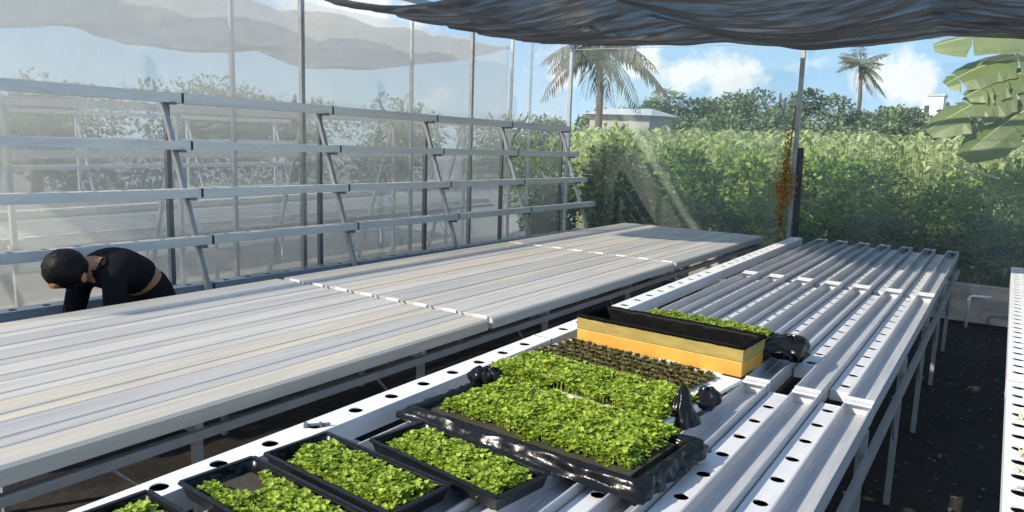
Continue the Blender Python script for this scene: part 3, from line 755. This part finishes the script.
def tree(label,c,h,r,n,L,m,seed,cat='tree',group='trees beyond the field',flat=.7,blobs=9):
    rnd=random.Random(seed); t=thing('tree',label,cat,loc=c,group=group); b=MB()
    for q in range(blobs):
        bx,by=rnd.uniform(-.6,.6)*r,rnd.uniform(-.5,.5)*r; bz=h-r*flat*.5-(h*.62)*rnd.random()-abs(bx)*.2; br=r*rnd.uniform(.42,.62)
        for i in range(n//blobs):
            d=Vector((rnd.gauss(0,1),rnd.gauss(0,1),rnd.gauss(0,1))).normalized()
            rr=br*(.8+.4*noise.noise(d*2.5+Vector((seed,q,0))))*rnd.random()**.25
            p=Vector((bx+d.x*rr,by+d.y*rr,bz+d.z*rr*flat))
            b.leaf(p,d+Vector((rnd.gauss(0,.7),rnd.gauss(0,.7),rnd.gauss(0,.5))),(rnd.gauss(0,.4),rnd.gauss(0,.4),1),L*rnd.uniform(.6,1.4),L*.6)
    b.build('foliage',m,t); s=MB(); s.tube([(0,0,0),(.05*r,0,h*.4),(0,.05*r,h*.8)],[r*.07,r*.05,r*.02],7); s.tube([(0,0,h*.4),(r*.4,0,h*.75)],[r*.04,r*.015],6); s.tube([(0,0,h*.42),(-r*.4,.1,h*.78)],[r*.04,r*.015],6)
    s.build('trunk',M['bark'],t)
    return t
TL=[('small round tree right of the low grey house',-20.3,50,5.6,2.6),('low dense tree, second right of the grey house',-18.2,51,5.2,2.4),('grey-green tree behind the middle of the field',-16.2,53,5.9,2.8),
    ('wide flat-topped tree left of the lone post',-13.4,52,6.6,3.4),('dark tree close left of the lone post',-11.6,46,5.6,2.6),('bushy tree under the distant palm, right of the lone post',-9.7,52,5.6,2.4),
    ('low tree below the distant palm',-8.2,54,5.2,2.4),('tree between the distant palm and the white building',-6.4,56,4.9,2.4),('low hedge-like tree left of the white building',-5.0,58,4.3,2.4),
    ('tree behind the banana leaves at the right',-2.2,48,4.0,2.4),('tree at the far right beyond the banana',1.0,46,5.2,2.8)]
for i,(lab,x,y,h,r) in enumerate(TL):
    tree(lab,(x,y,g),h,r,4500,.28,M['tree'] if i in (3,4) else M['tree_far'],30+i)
for i in range(9):
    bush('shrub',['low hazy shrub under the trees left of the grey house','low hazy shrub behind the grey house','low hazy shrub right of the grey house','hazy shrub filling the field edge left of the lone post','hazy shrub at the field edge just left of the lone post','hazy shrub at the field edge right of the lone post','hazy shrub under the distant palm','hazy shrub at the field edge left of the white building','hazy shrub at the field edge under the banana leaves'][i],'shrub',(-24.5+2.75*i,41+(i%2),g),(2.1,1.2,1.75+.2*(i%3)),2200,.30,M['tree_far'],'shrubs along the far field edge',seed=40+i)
TF=[('hazy tree beyond the neighbouring house, left of the pale posts',-21,9.5,3.9,2.4),('hazy brownish tree beyond the neighbouring net',-20,13,4.4,2.6),('hazy tree behind the neighbouring house near the second A-frame',-20,17,4.6,2.6),
    ('hazy tree beyond the left film, behind the third A-frame',-18,20,4.6,2.6),('hazy tree left of the drooping palm',-16.5,24.5,4.4,2.4),('pale hazy tree at the left edge beyond the neighbouring house',-22,5.5,3.6,2.4)]
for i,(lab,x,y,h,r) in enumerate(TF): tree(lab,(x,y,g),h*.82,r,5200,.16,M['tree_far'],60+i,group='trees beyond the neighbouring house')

def palm(label,c,h,L,nf,m,seed,droop=1.0,tr=.13,W=.35,er_=(-.1,1.2)):
    rnd=random.Random(seed); t=thing('palm_tree',label,'palm tree',loc=c)
    s=MB(); s.tube([(0,0,0),(.05*h*.3,0,h*.35),(.02*h,0,h*.7),(0,0,h)],[tr*1.2,tr,tr*.85,tr*.7],8); s.build('trunk',M['bark'],t,smooth=True)
    for k in range(nf):
        b=MB(); a=6.283*k/nf+rnd.uniform(-.25,.25); el=rnd.uniform(*er_); l=L*rnd.uniform(.8,1.1)
        pts=[]; n=9
        for q in range(n):
            f=q/(n-1); hor=l*f*math.cos(el*(1-.3*f)); zz=l*(f*math.sin(el)-droop*.75*f*f*(.6+.4*math.cos(el)))
            pts.append(Vector((math.cos(a)*hor,math.sin(a)*hor,h+zz)))
        b.tube(pts,[.02*L/2*(1-.8*q/(n-1))+.004 for q in range(n)],4)
        side=Vector((-math.sin(a),math.cos(a),0))
        for q in range(26):
            f=.08+.9*q/25; x=f*(n-1); i=min(int(x),n-2); p=pts[i].lerp(pts[i+1],x-i); d=(pts[i+1]-pts[i]).normalized()
            ll=l*W*(math.sin(math.pi*min(1,f*.9+.12))**.6)
            for sg in (-1,1):
                dd=(side*sg*.8+d*.55+Vector((0,0,-.55*droop+rnd.uniform(-.2,.2)))).normalized()
                b.leaf(p,dd,(0,0,1),ll*rnd.uniform(.8,1.1),ll*.10+.012)
        b.build('frond',m,t)
    return t
palm('distant coconut palm standing against the sky right of the lone post',(-9.95,60,g),7.75,2.1,22,M['palm'],5,droop=.55,tr=.16,er_=(-.9,1.35))
palm('large drooping palm behind the end film beside the corner post',(-12.9,25,g),5.0,2.5,18,M['palm_dry'],9,droop=1.15,tr=.15)

# banana plant
t=thing('banana_plant','banana plant with big torn leaves reaching in from the right edge','banana plant',loc=(.95,11.6,g))
s=MB(); s.tube([(0,0,0),(.02,0,1.0),(-.03,0,2.2),(-.05,0,2.75)],[.13,.11,.08,.05],10); s.build('stem',M['banana_rib'],t,smooth=True)
def bleaf(p0,p1,p2,W,seed,tear=.25):
    """blade along a bent midrib p0-p1-p2, edges ruffled and torn"""
    rnd=random.Random(seed); p0,p1,p2=map(Vector,(p0,p1,p2)); n=28; b=MB(); rib=[]
    cuts=sorted(rnd.sample(range(4,n-2),5))
    for sg in (-1,1):
        prev=None
        for i in range(n):
            f=i/(n-1); p=p0*(1-f)**2+p1*2*f*(1-f)+p2*f*f; d=((p1-p0)*(1-f)+(p2-p1)*f).normalized()
            if sg==1: rib.append(p)
            a=d.cross(Vector((0.15,-.55,.85))).normalized(); w=W*min(1,(1-f)*6+.12)**.5*min(1,f*5+.15)
            u=a.cross(d)
            row=[p, p+a*sg*w*.5-u*w*.10, p+a*sg*w*(1+.06*rnd.uniform(-1,1))-u*w*.34]
            row2=[v.copy() for v in row]
            if i in cuts: row2[1]+=d*.012; row2[2]+=d*tear*.35
            if prev: b.add(prev+row,[(0,1,4,3),(1,2,5,4)])
            prev=row2
    o=b.build('leaf',M['banana'],t); 
    q=MB(); q.tube(rib,[.018*(1-.75*i/(n-1)) for i in range(n)],6); q.build('midrib',M['banana_rib'],o)
    return o
lo=Vector((.95,11.6,g))
def LL(*p): return Vector(p)-lo
bleaf(LL(.7,11.6,2.75),LL(.15,11.5,3.45),LL(-1.05,11.4,3.08),.32,1)
bleaf(LL(.75,11.6,2.7),LL(.0,11.5,3.22),LL(-.85,11.3,2.58),.30,2)
bleaf(LL(.75,11.6,2.6),LL(.2,11.4,3.0),LL(-.60,11.2,2.42),.27,5)
bleaf(LL(.8,11.6,2.6),LL(.05,11.3,2.85),LL(-.98,11.1,1.98),.33,3)
bleaf(LL(.8,11.6,2.5),LL(.2,11.2,2.6),LL(-.55,11.0,1.66),.32,4)
bleaf(LL(.85,11.6,2.7),LL(.75,11.5,3.5),LL(.2,11.6,3.5),.3,6)

# rusty vine on the lone post
b=MB(); rnd=random.Random(8)
for i in range(900):
    z=(.55+rnd.random()*1.45) if rnd.random()<.3 else rnd.gauss(1.27,.2); w=.02+.085*math.exp(-((z-1.27)/.26)**2)+.02*(z>1.7)
    x=-2.325-.02*(z<1)+rnd.gauss(0,1)*w*.6; d=Vector((rnd.gauss(0,1),rnd.gauss(0,1),rnd.gauss(-.2,1)))
    b.leaf((x,9.60+rnd.gauss(0,.03),z),d,(0,-1,.4),rnd.uniform(.02,.05),.02)
t=thing('vine','rusty orange dried vine climbing the left side of the lone post','vine',loc=(0,0,0))
b.build('foliage',M['rust_leaf'],t)
s=MB(); s.tube([(-2.33,9.6,G),(-2.36,9.61,.5),(-2.32,9.6,1.1),(-2.30,9.6,1.7),(-2.27,9.6,2.2)],.008,6); s.build('stem',M['bark'],t)
b=MB(); b.tube([(-.62,10.75,1.56),(-.12,10.75,1.43)],.014,7); tag(b.build('stick',M['straw']),'pale bamboo stick caught in the shrub behind the right bench','stick')
# houses
t=thing('house','low grey house with pale flat roof beyond the field','house',loc=(-16.8,35,g))
b=MB(); b.box(-1.65,1.65,0,3,0,3.15); b.build('wall',M['wallpaint'],t)
b=MB(); b.add([(-1.9,-.4,3.15),(1.9,-.4,3.1),(1.9,3.4,3.15),(-1.9,3.4,3.2),(-1.4,1.5,3.5),(1.1,1.5,3.5)],[(0,1,5,4),(1,2,5),(2,3,4,5),(3,0,4),(3,2,1,0)]); b.build('roof',M['roofsheet'],t)
for x in (-1.3,.9):
    b=MB(); b.box(x-.4,x+.4,-.03,.02,1.4,2.4); b.build('window',M['glass_dark'],t)
t=thing('building','small white building far away at the right beyond the trees','building',loc=(-6.9,80,g))
b=MB(); b.box(-.9,.9,0,3,0,6.75); b.build('wall',M['white_wall'],t)
b=MB(); b.box(-.4,1.0,-.1,3.1,6.75,6.95); b.build('roof',M['roofsheet'],t)
b=MB(); b.box(-.6,-.2,-.03,.05,5.0,5.9); b.build('window',M['glass_dark'],t)

# ------------------------------------------------------------------ person
P=thing('person','person in black long sleeves bent over in the aisle behind the left bench','person',loc=(-4.40,2.45,G))
PO=Vector((-4.40,2.45,G))
def skin(name,verts,edges,mat_,parent,root=0,sub=2):
    """verts: (x,y,z,rx,ry) in world coordinates"""
    me=bpy.data.meshes.new(name); me.from_pydata([Vector(v[:3])-PO for v in verts],edges,[]); o=bpy.data.objects.new(name,me); col.objects.link(o); o.parent=parent
    m=o.modifiers.new('skin','SKIN'); m.use_smooth_shade=True
    for i,v in enumerate(verts):
        sv=me.skin_vertices[0].data[i]; sv.radius=(v[3],v[4] if len(v)>4 else v[3]); sv.use_root=(i==root)
    s=o.modifiers.new('sub','SUBSURF'); s.levels=sub; s.render_levels=sub
    me.materials.append(mat_); return o
V=[];E=[];ID={}
def nd(k,p,r,fr=None,r2=None):
    ID[k]=len(V); V.append((*p,r,r2 or r))
    if fr is not None: E.append((ID[fr],ID[k]))
nd('pelvis',(-4.40,2.635,.69),.125)
nd('hips',(-4.395,2.59,.755),.122,'pelvis'); nd('belt',(-4.392,2.555,.80),.120,'hips'); nd('waist',(-4.39,2.515,.84),.118,'belt'); nd('chest',(-4.37,2.40,.895),.135,'waist'); nd('upper',(-4.355,2.30,.905),.120,'chest')
nd('collar',(-4.352,2.262,.915),.082,'upper'); nd('neck0',(-4.345,2.205,.928),.076,'collar'); nd('neck',(-4.335,2.165,.935),.064,'neck0'); nd('headb',(-4.33,2.115,.945),.080,'neck'); nd('head',(-4.325,2.075,.93),.090,'headb'); nd('brow',(-4.32,2.045,.885),.076,'head'); nd('face',(-4.315,2.045,.835),.052,'brow')
nd('nose',(-4.315,1.985,.865),.012,'brow')
for s,k in ((1,'l'),(-1,'r')):
    x=-4.36+s*.165
    el=(x+.02,2.265,.64) if s==1 else (x+.03,2.19,.66)
    wr=(x+.0,2.40,.48) if s==1 else (x,2.16,.45)
    nd('sh'+k,(x,2.265,.865),.062,'upper'); nd('el'+k,el,.048,'sh'+k); nd('wr'+k,wr,.030,'el'+k)
    px,py,pz=wr[0]-.01,wr[1]-.02,wr[2]-.065
    nd('pm'+k,(px,py,pz),.034,'wr'+k)
    for j in range(4):
        o_=(-.027+.018*j); dl=.006*abs(j-1.5)
        nd(f'f{k}{j}a',(px+o_*.9,py-.02-.004*j,pz-.05),.0095,'pm'+k); nd(f'f{k}{j}b',(px+o_,py-.04,pz-.08+dl),.0085,f'f{k}{j}a'); nd(f'f{k}{j}c',(px+o_,py-.035,pz-.105+dl*2),.007,f'f{k}{j}b')
    nd(f't{k}a',(px-s*.04,py,pz-.015),.0105,'pm'+k); nd(f't{k}b',(px-s*.055,py-.02,pz-.05),.009,f't{k}a')
    hx=-4.40+s*.10
    nd('hp'+k,(hx,2.60,.62),.092,'pelvis'); nd('kn'+k,(hx+s*.05,2.45,.31),.062,'hp'+k); nd('an'+k,(hx+s*.05,2.66,G+.09),.040,'kn'+k); nd('to'+k,(hx+s*.06,2.52,G+.04),.036,'an'+k)
body=skin('body',V,E,M['skin'],P)
def part(name,keys,grow,m,extra=None):
    vs=[];es=[];mp={}
    for k in keys:
        mp[ID[k]]=len(vs); v=V[ID[k]]; g_=grow; vs.append((v[0],v[1],v[2],v[3]+g_,v[4]+g_))
    for a,b_ in E:
        if a in mp and b_ in mp: es.append((mp[a],mp[b_]))
    return skin(name,vs,es,m,P)
part('shirt',['belt','waist','chest','upper','collar','shl','ell','wrl','shr','elr','wrr'],.016,M['cloth_black'])
part('trousers',['belt','hips','pelvis','hpl','knl','anl','hpr','knr','anr'],.016,M['cloth_black'])
for s in (1,-1):
    b=MB()
    def sh(u,v,s=s):
        a=u*6.2832; e=(v-.5)*math.pi; x=-4.40+s*.16
        return tuple(Vector((x+.05*math.cos(e)*math.cos(a),2.57+.14*math.cos(e)*math.sin(a),G+.045+.043*math.sin(e)))-PO)
    b.grid(17,11,sh); b.build('shoe',M['cloth_grey'],P,smooth=True)
# hair cap over the crown and back of the head
b=MB()
hc=Vector((-4.325,2.072,.945)); 
def hr(u,v):
    a=u*6.2832; e=-.75+ (math.pi/2+.75)*v
    d=Vector((math.cos(e)*math.cos(a),math.cos(e)*math.sin(a),math.sin(e)))
    # tilt: crown points forward/up
    d=Matrix.Rotation(R(48),3,'X')@d
    r=.114*(1+.05*noise.noise(d*4)+.006*noise.noise(d*17))
    return tuple(hc-PO+Vector((d.x*r*.98,d.y*r*1.02,d.z*r*.98)))
b.grid(49,21,hr); b.build('hair',M['hair'],P,smooth=True)
for s in (1,-1):
    b=MB()
    def er(u,v,s=s):
        a=u*6.2832; e=(v-.5)*math.pi
        return tuple(Vector((-4.325+s*.093+.012*math.cos(e)*math.cos(a),2.125+.018*math.cos(e)*math.sin(a),.90+.03*math.sin(e)))-PO)
    b.grid(13,9,er); b.build('ear',M['skin'],P,smooth=True)
    b=MB()
    def ey(u,v,s=s):
        a=u*6.2832; e=(v-.5)*math.pi
        return tuple(Vector((-4.32+s*.03+.011*math.cos(e)*math.cos(a),1.982+.008*math.cos(e)*math.sin(a),.893+.007*math.sin(e)))-PO)
    b.grid(11,9,ey); b.build('eye',M['hair'],P,smooth=True)

# ------------------------------------------------------------------ sky, sun, camera
w=bpy.data.worlds.new('world'); bpy.context.scene.world=w; w.use_nodes=True; nt=w.node_tree; N=nt.nodes; L=nt.links
bg=N['Background']; tc=N.new('ShaderNodeTexCoord'); sx=N.new('ShaderNodeSeparateXYZ'); L.new(tc.outputs['Generated'],sx.inputs[0])
rp=N.new('ShaderNodeValToRGB'); e=rp.color_ramp.elements
e[0].position=0.0; e[0].color=(.56,.74,.88,1); e[1].position=.5; e[1].color=(.22,.36,.60,1)
x=e.new(.16); x.color=(.24,.52,.86,1); x=e.new(.06); x.color=(.44,.68,.9,1)
L.new(sx.outputs['Z'],rp.inputs['Fac'])
mp=N.new('ShaderNodeMapping'); mp.inputs['Scale'].default_value=(1,1,2.4); mp.inputs['Location'].default_value=(.35,.1,.05); L.new(tc.outputs['Generated'],mp.inputs['Vector'])
n=N.new('ShaderNodeTexNoise'); n.inputs['Scale'].default_value=5.5; n.inputs['Detail'].default_value=8; n.inputs['Roughness'].default_value=.52; L.new(mp.outputs[0],n.inputs['Vector'])
cr=N.new('ShaderNodeMapRange'); cr.inputs['From Min'].default_value=.50; cr.inputs['From Max'].default_value=.60; L.new(n.outputs['Fac'],cr.inputs['Value'])
cr.inputs['From Min'].default_value=.57; cr.inputs['From Max'].default_value=.68
# cumulus banks at their bearings over the field
n3=N.new('ShaderNodeTexNoise'); n3.inputs['Scale'].default_value=26; n3.inputs['Detail'].default_value=6; n3.inputs['Roughness'].default_value=.6; L.new(tc.outputs['Generated'],n3.inputs['Vector'])
acc=cr.outputs[0]
for (dx,dy,dz),rad in [((-0.122, 0.989, 0.0804), 0.07), ((-0.3527, 0.9317, 0.0866), 0.06), ((-0.3008, 0.9505, 0.0776), 0.055), ((-0.4102, 0.9064, 0.1004), 0.05), ((-0.6973, 0.7013, 0.1483), 0.1), ((-0.5006, 0.8614, 0.0859), 0.05)]:
    sb=N.new('ShaderNodeVectorMath'); sb.operation='SUBTRACT'; sb.inputs[1].default_value=(dx,dy,dz); L.new(tc.outputs['Generated'],sb.inputs[0])
    ml=N.new('ShaderNodeVectorMath'); ml.operation='MULTIPLY'; ml.inputs[1].default_value=(1,1,1.7); L.new(sb.outputs[0],ml.inputs[0])
    ln=N.new('ShaderNodeVectorMath'); ln.operation='LENGTH'; L.new(ml.outputs[0],ln.inputs[0])
    m1=N.new('ShaderNodeMapRange'); m1.inputs['From Min'].default_value=0; m1.inputs['From Max'].default_value=rad*1.6; m1.inputs['To Min'].default_value=.85; m1.inputs['To Max'].default_value=-.3; L.new(ln.outputs['Value'],m1.inputs['Value'])
    ad=N.new('ShaderNodeMath'); ad.operation='MULTIPLY_ADD'; ad.inputs[1].default_value=1.6; L.new(n3.outputs['Fac'],ad.inputs[0]); L.new(m1.outputs[0],ad.inputs[2])
    m2=N.new('ShaderNodeMapRange'); m2.inputs['From Min'].default_value=1.05; m2.inputs['From Max'].default_value=1.40; L.new(ad.outputs[0],m2.inputs['Value'])
    mm=N.new('ShaderNodeMath'); mm.operation='MAXIMUM'; L.new(acc,mm.inputs[0]); L.new(m2.outputs[0],mm.inputs[1]); acc=mm.outputs[0]
mx=N.new('ShaderNodeMix'); mx.data_type='RGBA'; L.new(acc,mx.inputs[0]); L.new(rp.outputs[0],mx.inputs[6]); mx.inputs[7].default_value=(.90,.93,.95,1)
L.new(mx.outputs[2],bg.inputs['Color']); bg.inputs['Strength'].default_value=1.0
sd=bpy.data.lights.new('sun','SUN'); sd.energy=5.0; sd.angle=R(.9); sd.color=(1,.90,.76)
so=bpy.data.objects.new('sun',sd); col.objects.link(so); so.location=(-8,-8,10)
so.rotation_euler=Vector((-.42,-.73,.56)).to_track_quat('Z','Y').to_euler()

yaw,pitch,roll=5.80716834e-01,1.57945876e-01,3.21855378e-02
fw=Vector((-math.sin(yaw)*math.cos(pitch),math.cos(yaw)*math.cos(pitch),-math.sin(pitch)))
r0=Vector((math.cos(yaw),math.sin(yaw),0)); u0=r0.cross(fw)
r1=r0*math.cos(roll)+u0*math.sin(roll); u1=-r0*math.sin(roll)+u0*math.cos(roll)
cd=bpy.data.cameras.new('camera'); cd.sensor_width=36; cd.lens=752.695/1024*36; cd.clip_start=.05; cd.clip_end=400
co=bpy.data.objects.new('camera',cd); col.objects.link(co)
mw=Matrix((r1,u1,-fw)).transposed().to_4x4(); mw.translation=(0,0,1.75); co.matrix_world=mw
sc=bpy.context.scene; sc.camera=co
sc.view_settings.view_transform='Standard'; sc.view_settings.look='None'; sc.view_settings.exposure=.3; sc.view_settings.gamma=1
sc.view_settings.use_curve_mapping=False
sc.cycles.transparent_max_bounces=24
